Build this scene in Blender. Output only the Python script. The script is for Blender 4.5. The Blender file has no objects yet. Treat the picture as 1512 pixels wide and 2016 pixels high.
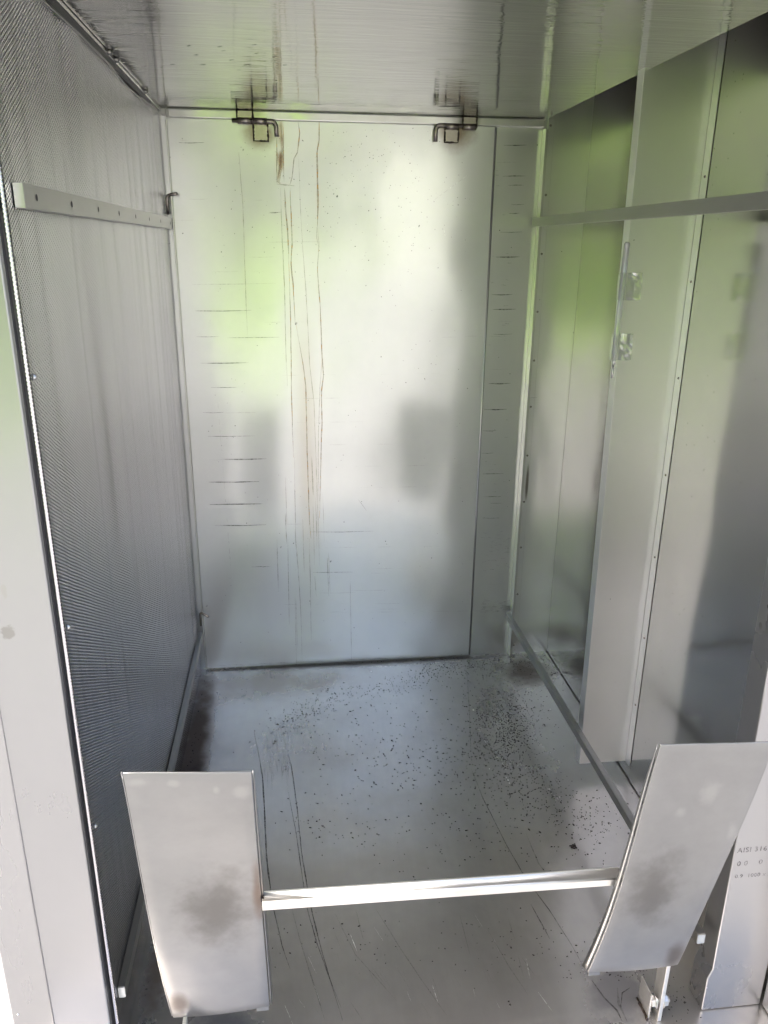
import bpy, bmesh, math, random
from mathutils import Vector, Matrix, Euler
rnd = random.Random(11)
S = bpy.context.scene
COL = S.collection

# ------------------------------------------------------------------ camera
CAMP = Vector((0.3075, -2.2269, 1.2745))
CAME = Euler((1.24151, -0.00922, -0.11737), 'XYZ')
FPX = 1531.06
cd = bpy.data.cameras.new("camera"); cam = bpy.data.objects.new("camera", cd); COL.objects.link(cam)
cam.location = CAMP; cam.rotation_euler = CAME
cd.sensor_fit = 'VERTICAL'; cd.sensor_height = 24.0; cd.lens = FPX/2016*24.0
cd.clip_start = 0.02; cd.clip_end = 600
S.camera = cam

# ------------------------------------------------------------------ world, sun, exposure
SUN_EL, SUN_AZ = math.radians(52), math.radians(270.8)      # azimuth clockwise from +Y: high sun beyond the cabinet's left side, grazing its mouth
w = bpy.data.worlds.new("World"); S.world = w; w.use_nodes = True
wn = w.node_tree.nodes; wl = w.node_tree.links
bgn = wn.get('Background') or wn.new('ShaderNodeBackground')
sk = wn.new('ShaderNodeTexSky'); sk.sky_type = 'NISHITA'; sk.sun_disc = False
sk.sun_elevation = SUN_EL; sk.sun_rotation = SUN_AZ; sk.dust_density = 6.0; sk.air_density = 1.0; sk.ozone_density = 0.6
wl.new(sk.outputs[0], bgn.inputs['Color']); bgn.inputs['Strength'].default_value = 0.15
sl = bpy.data.lights.new("sun", 'SUN'); sl.energy = 2.1; sl.angle = math.radians(0.6); sl.color = (1.0, 0.965, 0.92)
so = bpy.data.objects.new("sun", sl); COL.objects.link(so)
sd = Vector((math.sin(SUN_AZ)*math.cos(SUN_EL), math.cos(SUN_AZ)*math.cos(SUN_EL), math.sin(SUN_EL)))
so.rotation_euler = sd.to_track_quat('Z', 'Y').to_euler()
S.view_settings.view_transform = 'Standard'; S.view_settings.look = 'None'
S.view_settings.gamma = 1; S.view_settings.use_curve_mapping = False
S.view_settings.exposure = 1.86
S.cycles.max_bounces = 12; S.cycles.glossy_bounces = 9; S.cycles.diffuse_bounces = 4
S.cycles.sample_clamp_indirect = 6.0
S.cycles.use_denoising = True
S.cycles.caustics_reflective = False; S.cycles.caustics_refractive = False; S.cycles.blur_glossy = 0.3

# ------------------------------------------------------------------ survey helper: where a point of the photo lies on a real plane
RM = CAME.to_matrix()
def at(u, v, ax, val):
    d = RM @ Vector(((u-756)/FPX, -(v-1008)/FPX, -1.0))
    return CAMP + d*((val-CAMP[ax])/d[ax])
def yz(y):      # returns a function putting (u,v) on the plane y
    return lambda u, v: at(u, v, 1, y)

# ------------------------------------------------------------------ materials
def newmat(name):
    m = bpy.data.materials.new(name); m.use_nodes = True
    nt = m.node_tree; nt.nodes.clear()
    return m, nt
class NB:
    def __init__(s, nt): s.nt = nt
    def n(s, t, **k):
        o = s.nt.nodes.new(t)
        for a, b in k.items(): setattr(o, a, b)
        return o
    def l(s, a, b): s.nt.links.new(a, b)
    def set(s, inp, v):
        if isinstance(v, (int, float, tuple, list)): inp.default_value = v
        else: s.l(v, inp)
    def math(s, op, a, b=0.0, c=None, clamp=False):
        o = s.n('ShaderNodeMath', operation=op, use_clamp=clamp); s.set(o.inputs[0], a); s.set(o.inputs[1], b)
        if c is not None: s.set(o.inputs[2], c)
        return o.outputs[0]
    def vmath(s, op, a, b=(0, 0, 0)):
        o = s.n('ShaderNodeVectorMath', operation=op); s.set(o.inputs[0], a); s.set(o.inputs[1], b)
        return o.outputs['Value'] if op in ('LENGTH', 'DOT_PRODUCT') else o.outputs[0]
    def mix(s, f, a, b):
        o = s.n('ShaderNodeMix', data_type='RGBA'); s.set(o.inputs[0], f); s.set(o.inputs[6], a); s.set(o.inputs[7], b)
        return o.outputs[2]
    def mapr(s, v, a, b, c, d):
        o = s.n('ShaderNodeMapRange'); o.interpolation_type = 'SMOOTHSTEP'
        s.set(o.inputs[0], v)
        for i, x in enumerate((a, b, c, d)): s.set(o.inputs[1+i], x)
        return o.outputs[0]
    def noise(s, vec, scale, detail=3, rough=0.55, dist=0.0):
        o = s.n('ShaderNodeTexNoise'); s.set(o.inputs['Vector'], vec)
        o.inputs['Scale'].default_value = scale; o.inputs['Detail'].default_value = detail
        o.inputs['Roughness'].default_value = rough; o.inputs['Distortion'].default_value = dist
        return o.outputs['Fac']

def rgba(c): return (c[0], c[1], c[2], 1.0)

def steel(name, base=(0.60, 0.60, 0.585), rough=0.20, rvar=0.08, metal=1.0, brush=(4, 4, 60), brush_amt=0.02,
          warp=0.0, warp_scale=(3, 3, 3), cloud=0.10, stains=(), speck=0.0, extra=None, haze=0.42, hrough=0.50):
    """stainless sheet: fine rolling grain, uneven gloss, gentle sheet warp, stains with shapes of their own"""
    m, nt = newmat(name); b = NB(nt)
    tc = b.n('ShaderNodeTexCoord'); P = tc.outputs['Object']
    out = b.n('ShaderNodeOutputMaterial'); bs = b.n('ShaderNodeBsdfPrincipled')
    b.l(bs.outputs[0], out.inputs[0])
    g = b.vmath('MULTIPLY', P, brush)
    grain = b.noise(g, 6.0, 4, 0.7)
    cl = b.noise(P, 2.6, 5, 0.62, 0.4)
    fine = b.noise(P, 34.0, 3, 0.6)
    r = b.math('ADD', rough, b.math('MULTIPLY', b.math('SUBTRACT', cl, 0.5), rvar*2))
    r = b.math('ADD', r, b.math('MULTIPLY', b.math('SUBTRACT', grain, 0.5), rvar*0.8))
    dirt = b.math('ADD', b.math('MULTIPLY', b.math('SUBTRACT', cl, 0.5), cloud*2.2), b.math('MULTIPLY', b.math('SUBTRACT', fine, 0.5), cloud*0.5))
    dirt = b.math('ADD', dirt, b.math('MULTIPLY', b.math('SUBTRACT', grain, 0.5), cloud*0.5))
    fac = b.math('ADD', 1.0, dirt)
    col = b.vmath('SCALE', rgba(base)[:3]) if False else None
    vs = b.n('ShaderNodeVectorMath', operation='SCALE'); vs.inputs[0].default_value = base; b.set(vs.inputs['Scale'], fac)
    col = vs.outputs[0]
    met = metal
    for (c, rad, scol, amt, edge, nscale, ndist, droughness, dmetal) in stains:
        d = b.vmath('SUBTRACT', P, tuple(c)); d = b.vmath('DIVIDE', d, tuple(rad)); L = b.vmath('LENGTH', d)
        nn = b.noise(P, nscale, 4, 0.6)
        L = b.math('ADD', L, b.math('MULTIPLY', b.math('SUBTRACT', nn, 0.5), ndist))
        f = b.mapr(L, 1.0, max(0.0, 1.0-edge), 0.0, amt)
        col = b.mix(f, col, rgba(scol))
        r = b.math('ADD', r, b.math('MULTIPLY', f, droughness))
        if dmetal: met = b.math('SUBTRACT', met, b.math('MULTIPLY', f, dmetal), clamp=True)
    if speck > 0:
        v = b.n('ShaderNodeTexVoronoi'); v.inputs['Scale'].default_value = 55; b.l(P, v.inputs['Vector'])
        sz = b.n('ShaderNodeSeparateColor'); b.l(v.outputs['Color'], sz.inputs[0])
        thr = b.mapr(sz.outputs[0], 1.0-speck, 1.0, 0.0, 0.085)
        f = b.math('LESS_THAN', v.outputs['Distance'], thr)
        col = b.mix(b.math('MULTIPLY', f, 0.8), col, (0.05, 0.045, 0.04, 1))
    h = b.math('MULTIPLY', grain, brush_amt)
    bp = b.n('ShaderNodeBump'); bp.inputs['Strength'].default_value = 1.0; bp.inputs['Distance'].default_value = 0.01
    b.l(h, bp.inputs['Height'])
    nrm = bp.outputs[0]
    if warp > 0:
        wv = b.vmath('MULTIPLY', P, warp_scale); wz = b.noise(wv, 1.0, 2, 0.45)
        b2 = b.n('ShaderNodeBump'); b2.inputs['Strength'].default_value = 1.0; b2.inputs['Distance'].default_value = warp
        b.l(wz, b2.inputs['Height']); b.l(nrm, b2.inputs['Normal']); nrm = b2.outputs[0]
    if extra: nrm = extra(b, P, nrm)
    b.l(nrm, bs.inputs['Normal'])
    b.set(bs.inputs['Base Color'], col); b.set(bs.inputs['Metallic'], met)
    b.set(bs.inputs['Roughness'], b.math('MAXIMUM', r, 0.06))
    if haze:        # rolled steel scatters part of the light widely
        b2 = b.n('ShaderNodeBsdfPrincipled'); b.set(b2.inputs['Base Color'], col); b.set(b2.inputs['Metallic'], met)
        b2.inputs['Roughness'].default_value = hrough; b.l(nrm, b2.inputs['Normal'])
        mx = b.n('ShaderNodeMixShader'); mx.inputs[0].default_value = haze
        b.l(bs.outputs[0], mx.inputs[1]); b.l(b2.outputs[0], mx.inputs[2]); b.l(mx.outputs[0], out.inputs[0])
    return m

def plain(name, c, rough=0.6, metal=0.0, nz=0.2, ns=20):
    m, nt = newmat(name); b = NB(nt)
    P = b.n('ShaderNodeTexCoord').outputs['Object']
    out = b.n('ShaderNodeOutputMaterial'); bs = b.n('ShaderNodeBsdfPrincipled'); b.l(bs.outputs[0], out.inputs[0])
    f = b.math('ADD', 1-nz/2, b.math('MULTIPLY', b.noise(P, ns, 4), nz))
    vs = b.n('ShaderNodeVectorMath', operation='SCALE'); vs.inputs[0].default_value = c; b.l(f, vs.inputs['Scale'])
    b.l(vs.outputs[0], bs.inputs['Base Color']); bs.inputs['Roughness'].default_value = rough; bs.inputs['Metallic'].default_value = metal
    return m

def film(name, c, alpha, rough=0.5, ns=60, lo=0.35, metal=0.0):
    """a dried film or painted dent shade on steel, thin in places"""
    m, nt = newmat(name); b = NB(nt)
    P = b.n('ShaderNodeTexCoord').outputs['Object']
    out = b.n('ShaderNodeOutputMaterial'); bs = b.n('ShaderNodeBsdfPrincipled'); tr = b.n('ShaderNodeBsdfTransparent'); mx = b.n('ShaderNodeMixShader')
    bs.inputs['Base Color'].default_value = rgba(c); bs.inputs['Roughness'].default_value = rough; bs.inputs['Metallic'].default_value = metal
    n = b.noise(P, ns, 4, 0.7)
    f = b.math('MULTIPLY', b.mapr(n, lo, 0.7, 0.25, 1.0), alpha)
    b.l(f, mx.inputs[0]); b.l(tr.outputs[0], mx.inputs[1]); b.l(bs.outputs[0], mx.inputs[2]); b.l(mx.outputs[0], out.inputs[0])
    return m

# ------------------------------------------------------------------ mesh helpers
class MB:
    def __init__(s): s.v = []; s.f = []; s.m = []; s.sm = []
    def poly(s, pts, mi=0, smooth=False):
        i = len(s.v); s.v += [tuple(p) for p in pts]; s.f.append(tuple(range(i, i+len(pts)))); s.m.append(mi); s.sm.append(smooth)
    def box(s, x0, x1, y0, y1, z0, z1, mi=0):
        i = len(s.v)
        s.v += [(x, y, z) for x in (x0, x1) for y in (y0, y1) for z in (z0, z1)]
        for q in ((0, 1, 3, 2), (4, 6, 7, 5), (0, 4, 5, 1), (2, 3, 7, 6), (0, 2, 6, 4), (1, 5, 7, 3)):
            s.f.append(tuple(i+k for k in q)); s.m.append(mi); s.sm.append(False)
    def hexa(s, bot, top, mi=0):      # two matching rings
        n = len(bot); i = len(s.v); s.v += [tuple(p) for p in bot] + [tuple(p) for p in top]
        s.f.append(tuple(i+k for k in reversed(range(n)))); s.m.append(mi); s.sm.append(False)
        s.f.append(tuple(i+n+k for k in range(n))); s.m.append(mi); s.sm.append(False)
        for k in range(n):
            s.f.append((i+k, i+(k+1) % n, i+n+(k+1) % n, i+n+k)); s.m.append(mi); s.sm.append(False)
    def tube(s, path, r, seg=14, mi=0, caps=True):
        path = [Vector(p) for p in path]; rings = []
        t0 = (path[1]-path[0]).normalized(); up = Vector((0, 0, 1)) if abs(t0.z) < 0.9 else Vector((1, 0, 0))
        nrm = t0.cross(up).normalized()
        for k, p in enumerate(path):
            t = (path[min(k+1, len(path)-1)] - path[max(k-1, 0)]).normalized()
            nrm = (nrm - t*nrm.dot(t)).normalized(); bn = t.cross(nrm)
            rr = r[k] if isinstance(r, (list, tuple)) else r
            i = len(s.v); s.v += [tuple(p + (nrm*math.cos(a)+bn*math.sin(a))*rr) for a in [2*math.pi*j/seg for j in range(seg)]]
            rings.append(i)
        for a, c in zip(rings, rings[1:]):
            for j in range(seg):
                s.f.append((a+j, a+(j+1) % seg, c+(j+1) % seg, c+j)); s.m.append(mi); s.sm.append(True)
        if caps:
            s.f.append(tuple(rings[0]+j for j in reversed(range(seg)))); s.m.append(mi); s.sm.append(False)
            s.f.append(tuple(rings[-1]+j for j in range(seg))); s.m.append(mi); s.sm.append(False)
    def ribbon(s, pts, width, normal, off=0.0005, mi=1, taper=True, wob=0.0):
        N = Vector(normal); P = [Vector(p) for p in pts]; Q = []
        for a, c in zip(P, P[1:]):       # subdivide
            k = max(1, int((c-a).length/0.02)); Q += [a.lerp(c, j/k) for j in range(k)]
        Q.append(P[-1]); n = len(Q)
        L = []
        for k, p in enumerate(Q):
            t = (Q[min(k+1, n-1)]-Q[max(k-1, 0)]).normalized(); sd = t.cross(N).normalized()
            ww = width*(0.6+0.8*rnd.random())*0.5
            if taper: ww *= min(1.0, 0.25+3.0*min(k, n-1-k)/max(1, n-1))
            jj = sd*rnd.uniform(-wob, wob)
            L.append((p+N*off+sd*ww+jj, p+N*off-sd*ww+jj))
        i = len(s.v)
        for a, c in L: s.v += [tuple(a), tuple(c)]
        for k in range(n-1):
            s.f.append((i+2*k, i+2*k+1, i+2*k+3, i+2*k+2)); s.m.append(mi); s.sm.append(False)
    def blob(s, c, r, normal, off=0.0005, mi=1, n=6, asp=1.0, ang=None):
        N = Vector(normal); a = N.orthogonal().normalized(); b = N.cross(a); ang = rnd.uniform(0, 6.28) if ang is None else ang
        a2 = a*math.cos(ang)+b*math.sin(ang); b2 = N.cross(a2)
        s.poly([Vector(c)+N*off+(a2*math.cos(t)*asp+b2*math.sin(t))*r*rnd.uniform(0.65, 1.2) for t in [2*math.pi*k/n for k in range(n)]], mi)
    def build(s, name, mats, parent=None, bevel=0.0, seg=2, fixn=False):
        me = bpy.data.meshes.new(name); me.from_pydata(s.v, [], s.f)
        for m in (mats if isinstance(mats, (list, tuple)) else [mats]): me.materials.append(m)
        for p, mi, sm in zip(me.polygons, s.m, s.sm): p.material_index = mi; p.use_smooth = sm
        if fixn:
            bm = bmesh.new(); bm.from_mesh(me); bmesh.ops.recalc_face_normals(bm, faces=bm.faces); bm.to_mesh(me); bm.free()
        me.update()
        o = bpy.data.objects.new(name, me); COL.objects.link(o)
        if bevel:
            md = o.modifiers.new("edge", 'BEVEL'); md.width = bevel; md.segments = seg; md.limit_method = 'ANGLE'; md.angle_limit = math.radians(40)
            md.harden_normals = False
        if parent: o.parent = parent; o.matrix_parent_inverse = parent.matrix_world.inverted()
        return o
def tag(o, label=None, cat=None, group=None, kind=None):
    if label: o['label'] = label
    if cat: o['category'] = cat
    if group: o['group'] = group
    if kind: o['kind'] = kind
    return o
def thing(name, label, cat, loc=(0, 0, 0), group=None):
    o = bpy.data.objects.new(name, None); COL.objects.link(o); o.location = loc; o.empty_display_size = 0.05
    o.matrix_world = Matrix.Translation(loc)
    return tag(o, label, cat, group)

H = 1.597
WX = 1.128         # side wall plane on the right
# ------------------------------------------------------------------ materials used
BROWN = (0.10, 0.065, 0.045); DARK = (0.07, 0.06, 0.055); HEAT = (0.20, 0.13, 0.085)
def st(c, rad, col, amt, edge=0.8, ns=14, nd=0.5, dr=0.1, dm=0.0): return (c, rad, col, amt, edge, ns, nd, dr, dm)

pL = at(512, 262, 1, 0); pR = at(888, 262, 1, 0)
door_st = [st((pL.x, 0, pL.z+.0), (.06, .2, .055), (0.22, 0.14, 0.08), .9, .9, 22, .6, .05),
           st((pR.x+.01, 0, pR.z+.0), (.07, .2, .06), (0.24, 0.16, 0.10), .9, .9, 22, .6, .05),
           st(tuple(at(553, 315, 1, 0)), (.010, .2, .035), (0.30, 0.16, 0.06), .75, .8, 60, 1.0, .2, .5),
           st(tuple(at(553, 262, 1, 0)), (.012, .2, .05), (0.42, 0.30, 0.16), .6, .9, 60, .8, .1, .3),
           st((.45, 0, 0.0), (.6, .2, .016), (0.16, 0.13, 0.10), .6, .9, 30, .8, .2, .3),
           st(tuple(at(605, 900, 1, 0)), (.05, .2, .55), (0.66, 0.60, 0.50), .45, .9, 10, .5, .08, .1)]
M_DOOR = steel("door_steel", (0.80, 0.805, 0.79), 0.19, 0.035, brush=(3, 3, 0.4), brush_amt=0.006, warp=0.012, warp_scale=(2.2, 2, 1.6), cloud=0.09, stains=door_st, speck=0.16, haze=0.50, hrough=0.52)
M_BACK = steel("back_steel", (0.78, 0.785, 0.765), 0.17, 0.04, brush=(3, 3, 0.4), brush_amt=0.008, warp=0.006, warp_scale=(4, 2, 2), cloud=0.06,
               stains=[st(tuple(at(1037, 950, 1, 0)), (.006, .2, .07), (0.12, 0.08, 0.07), .8, .6, 20, .3, .05)], speck=0.12, haze=0.46, hrough=0.52)
M_TRIM = steel("trim_steel", (0.74, 0.74, 0.70), 0.14, 0.04, cloud=0.12, warp=0.006, warp_scale=(7, 2, 7), brush_amt=0.006,
               stains=[st((pL.x-.03, 0, 1.59), (.05, .2, .05), (0.25, 0.2, 0.1), .6, .9, 20, .5, .05), st((pR.x+.045, 0, 1.59), (.035, .2, .05), (0.09, 0.06, 0.06), .85, .6, 20, .3, .05)])
def ripples(b, P, nrm):
    v = b.vmath('MULTIPLY', P, (3.5, 26, 1)); n1 = b.noise(v, 1.0, 2, 0.5, 2.2)
    v2 = b.vmath('MULTIPLY', P, (1.2, 110, 1)); n2 = b.noise(v2, 1.0, 2, 0.5, 0.6)
    h = b.math('ADD', n1, b.math('MULTIPLY', n2, 0.2))
    o = b.n('ShaderNodeBump'); o.inputs['Strength'].default_value = 1.0; o.inputs['Distance'].default_value = 0.0011
    b.l(h, o.inputs['Height']); b.l(nrm, o.inputs['Normal'])
    return o.outputs[0]
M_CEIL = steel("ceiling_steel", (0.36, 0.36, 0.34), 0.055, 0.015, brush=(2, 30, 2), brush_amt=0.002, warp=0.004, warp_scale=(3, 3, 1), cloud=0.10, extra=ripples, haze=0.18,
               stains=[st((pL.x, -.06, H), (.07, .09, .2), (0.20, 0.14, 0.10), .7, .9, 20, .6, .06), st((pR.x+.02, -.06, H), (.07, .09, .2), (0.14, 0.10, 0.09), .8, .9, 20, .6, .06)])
floor_st = [st((0.02, -.45, 0), (.055, .55, .2), (0.13, 0.085, 0.065), .95, .7, 18, .7, .22, .65),
            st((0.03, -.60, 0), (.06, .16, .2), (0.07, 0.045, 0.035), .9, .7, 40, .9, .25, .7),
            st((0.22, -.10, 0), (.34, .15, .2), (0.36, 0.29, 0.24), .6, .95, 9, 1.5, .08, .15),
            st((0.55, -.01, 0), (.6, .04, .2), (0.14, 0.11, 0.09), .65, .8, 30, 1.0, .2, .4),
            st((0.30, -.42, 0), (.22, .28, .2), (0.40, 0.35, 0.32), .35, .95, 9, 1.6, .10, .1),
            st((1.02, -.12, 0), (.12, .12, .2), (0.12, 0.08, 0.06), .8, .9, 24, 1.0, .2, .4),
            st((0.88, -.45, 0), (.18, .45, .2), (0.42, 0.38, 0.36), .35, .95, 10, 1.4, .12, .1),
            st((0.86, -1.23, 0), (.085, .10, .2), (0.17, 0.17, 0.19), .75, .7, 22, 1.1, .15, .3),
            st((0.16, -1.23, 0), (.09, .08, .2), (0.17, 0.17, 0.19), .75, .7, 22, 1.1, .15, .3),  # grey patch on the floor below the left plate
            st((0.03, -1.10, 0), (.03, .14, .2), (0.24, 0.17, 0.12), .8, .8, 50, 1.2, .2, .4)]
M_FLOOR = steel("floor_steel", (0.61, 0.588, 0.56), 0.24, 0.06, brush=(9, 1.0, 1), brush_amt=0.006, warp=0.008, warp_scale=(3, 3, 1), cloud=0.24, stains=floor_st, metal=0.92, haze=0.22, hrough=0.5)
M_WALL = steel("wall_steel", (0.54, 0.53, 0.51), 0.13, 0.04, brush=(1, 3, 0.5), brush_amt=0.006, warp=0.006, warp_scale=(1, 3, 2), cloud=0.12, speck=0.14, haze=0.2)
M_DUCT = steel("duct_steel", (0.74, 0.735, 0.735), 0.34, 0.04, brush=(3, 1, 0.4), brush_amt=0.008, warp=0.004, warp_scale=(3, 1, 2), cloud=0.05, speck=0.03)
M_JAMB = steel("jamb_steel", (0.42, 0.42, 0.43), 0.28, 0.05, brush=(3, 1, 0.4), brush_amt=0.010, warp=0.006, warp_scale=(4, 1, 2), cloud=0.06,
               stains=[st(tuple(at(16, 1246, 1, -1.282)), (.010, .2, .011), (0.30, 0.29, 0.28), .8, .35, 120, 1.3, .1, .2), st(tuple(at(8, 1165, 1, -1.282)), (.004, .2, .012), (0.40, 0.39, 0.38), .6, .4, 90, 1.2, .1, .1)])
M_RAIL = steel("rail_steel", (0.34, 0.335, 0.325), 0.30, 0.05, brush=(2, 1, 30), brush_amt=0.012, cloud=0.10)
pmL = at(430, 1800, 1, -1.305); pmR = at(1290, 1760, 1, -1.33); pbL = at(352, 1985, 1, -1.28); pbR = at(1330, 1885, 1, -1.31); peL = at(508, 1760, 1, -1.31)
plate_st = [st((pmL.x, pmL.y, pmL.z), (.075, .2, .105), (0.17, 0.165, 0.16), .9, .9, 17, 1.3, .08),  # soft dark grey patches in the middle of each plate
            st((pmR.x, pmR.y, pmR.z), (.072, .2, .095), (0.17, 0.165, 0.16), .9, .9, 17, 1.3, .08),
            st((peL.x, peL.y, peL.z), (.012, .2, .085), (0.21, 0.16, 0.13), .85, .8, 20, .8, .06),
            st((pbL.x, pbL.y, pbL.z), (.024, .2, .040), (0.12, 0.10, 0.09), .85, .8, 20, .6, .06),
            st((pbR.x, pbR.y, pbR.z), (.024, .2, .045), (0.13, 0.11, 0.10), .85, .8, 20, .6, .06)]
for (u, v, a_, c_) in [(270, 1545, .020, .010), (340, 1545, .012, .008), (475, 1560, .016, .016), (425, 1555, .007, .010), (1400, 1560, .020, .030), (1340, 1600, .012, .016), (1440, 1640, .012, .030)]:
    p_ = at(u, v, 1, -1.33); plate_st.append(st((p_.x, p_.y, p_.z), (a_, .2, c_), (0.74, 0.73, 0.71), .13, .9, 34, 1.8, .02))
M_PLATE = steel("plate_steel", (0.305, 0.306, 0.308), 0.33, 0.10, brush=(3, 3, 5), brush_amt=0.02, warp=0.006, warp_scale=(7, 7, 7), cloud=0.26, stains=plate_st, metal=0.97)
M_BARS = steel("bar_steel", (0.86, 0.84, 0.81), 0.34, 0.10, brush=(1, 20, 20), brush_amt=0.01, cloud=0.30)
M_PIN = steel("pin_steel", (0.34, 0.31, 0.28), 0.22, 0.08, cloud=0.5, brush=(20, 5, 5))
M_BOLT = steel("bolt_steel", (0.66, 0.66, 0.66), 0.17, 0.03, cloud=0.05)
M_OUT = steel("shell_steel", (0.62, 0.62, 0.61), 0.4, 0.05)
M_DIM = steel("dark_backing_steel", (0.28, 0.28, 0.29), 0.4, 0.05)
M_WELD = plain("burnt_weld", (0.028, 0.018, 0.014), 0.45, 0.3, 0.8, 300)
M_TAB = steel("heat_tinted_tab", (0.50, 0.46, 0.39), 0.2, 0.06, cloud=0.5, brush=(20, 5, 20))
M_BLACK = plain("painted_hole_black", (0.015, 0.013, 0.018), 0.6)
M_GAP = plain("gap_shade_black", (0.02, 0.018, 0.025), 0.5)
M_GRIME = film("grime", (0.035, 0.03, 0.028), 0.85, 0.5, 130, 0.30)
M_FAINT = film("faint_grime_dent_shade", (0.07, 0.06, 0.055), 0.45, 0.5, 160, 0.38)
M_RUST = film("rust_run", (0.50, 0.29, 0.11), 0.62, 0.35, 60, 0.25, 0.85)
M_RUSTF = film("pale_rust_run", (0.60, 0.48, 0.33), 0.42, 0.3, 40, 0.3, 0.85)
M_LITE = film("bright_scratch", (0.98, 0.98, 0.96), 0.7, 0.45, 120, 0.35, 1.0)
M_SPECK = plain("dark_specks", (0.022, 0.016, 0.014), 0.7, 0, 0.6, 200)

def perforated():
    m, nt = newmat("perforated_steel"); b = NB(nt)
    P = b.n('ShaderNodeTexCoord').outputs['Object']
    sp = b.n('ShaderNodeSeparateXYZ'); b.l(P, sp.inputs[0])
    p = 0.0052; q = p*math.sqrt(3)
    def lat(ox, oz):
        u = b.math('SUBTRACT', b.math('FRACT', b.math('ADD', b.math('DIVIDE', sp.outputs[1], q), ox+100)), 0.5)
        v = b.math('SUBTRACT', b.math('FRACT', b.math('ADD', b.math('DIVIDE', sp.outputs[2], p), oz+100)), 0.5)
        u = b.math('MULTIPLY', u, math.sqrt(3))
        return b.math('SQRT', b.math('ADD', b.math('MULTIPLY', u, u), b.math('MULTIPLY', v, v)))
    d = b.math('MINIMUM', lat(0, 0), lat(0.5, 0.5))
    hole = b.math('LESS_THAN', d, 0.295)
    h = b.mapr(d, 0.25, 0.50, 0.0, 1.0)
    bp = b.n('ShaderNodeBump'); bp.inputs['Strength'].default_value = 1.0; bp.inputs['Distance'].default_value = 0.0002; b.l(h, bp.inputs['Height'])
    wz = b.noise(b.vmath('MULTIPLY', P, (1, 13, 0.7)), 1.0, 2)
    b2 = b.n('ShaderNodeBump'); b2.inputs['Distance'].default_value = 0.010; b.l(wz, b2.inputs['Height']); b.l(bp.outputs[0], b2.inputs['Normal'])
    bs = b.n('ShaderNodeBsdfPrincipled'); bs.inputs['Metallic'].default_value = 1.0
    bs.inputs['Roughness'].default_value = 0.19; bs.inputs['Base Color'].default_value = (0.68, 0.67, 0.70, 1)
    b.l(b2.outputs[0], bs.inputs['Normal'])
    tr = b.n('ShaderNodeBsdfTransparent'); mx = b.n('ShaderNodeMixShader'); out = b.n('ShaderNodeOutputMaterial')
    b.l(hole, mx.inputs[0]); b.l(bs.outputs[0], mx.inputs[1]); b.l(tr.outputs[0], mx.inputs[2]); b.l(mx.outputs[0], out.inputs[0])
    return m
M_PERF = perforated()

# ------------------------------------------------------------------ setting outside
M_PAVE = plain("concrete_paving", (0.30, 0.297, 0.295), 0.85, 0, 0.25, 3)
M_GRASS = plain("lawn_green", (0.30, 0.50, 0.04), 0.8, 0, 0.5, 2)
g = MB(); g.poly([(-300, -300, -.16), (300, -300, -.16), (300, 300, -.16), (-300, 300, -.16)])
tag(g.build("ground", M_GRASS), kind='structure')
g = MB(); g.poly([(-9, -8, -.156), (.3, -8, -.156), (.3, -60, -.156), (40, -60, -.156), (40, 5, -.156), (-9, 5, -.156)])
tag(g.build("pavement", M_PAVE), kind='structure')

# unseen pale building, added and turned to the sun to glow in the steel
bt = thing("unseen_pale_building", "unseen pale building opposite the cabinet, added for the glow in its steel", "building", (4.2, -15, -.16))
M_WHITE = plain("pale_render", (0.85, 0.845, 0.84), 0.8, 0, 0.1, 1.5)
g = MB(); g.box(2.2, 8.5, -19, -15, -.16, 5.2); g.build("wall", M_WHITE, bt)
g = MB(); g.box(1.9, 8.8, -19.3, -14.7, 5.2, 5.45); g.build("roof", plain("roof_grey", (0.2, 0.2, 0.2)), bt)
for wx in (5.2, 7.0):
    g = MB(); g.box(wx, wx+.9, -15.03, -14.96, 1.4, 2.7); f = g.build("window", M_WHITE, bt)
    g = MB(); g.box(wx+.07, wx+.83, -14.958, -14.95, 1.47, 2.63); g.build("pane", plain("glass_dark", (0.03, 0.04, 0.05), 0.1), f)

bt.rotation_euler = (0, 0, math.radians(44))

def leafmat(name, c):
    m, nt = newmat(name); b = NB(nt)
    oi = b.n('ShaderNodeTexCoord').outputs['Object']
    n = b.noise(oi, 2.5, 3)
    col = b.mix(b.mapr(n, .35, .65, 0, 1), rgba([k*0.55 for k in c]), rgba(c))
    df = b.n('ShaderNodeBsdfDiffuse'); tl = b.n('ShaderNodeBsdfTranslucent'); mx = b.n('ShaderNodeMixShader'); mx.inputs[0].default_value = 0.6
    out = b.n('ShaderNodeOutputMaterial'); b.l(col, df.inputs[0]); b.l(col, tl.inputs[0]); b.l(df.outputs[0], mx.inputs[1]); b.l(tl.outputs[0], mx.inputs[2]); b.l(mx.outputs[0], out.inputs[0])
    return m
M_LEAF = leafmat("fresh_leaves", (0.56, 0.80, 0.05)); M_LEAFD = leafmat("dark_leaves", (0.07, 0.14, 0.025))
M_BARK = plain("bark", (0.09, 0.07, 0.05), 0.9)
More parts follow.
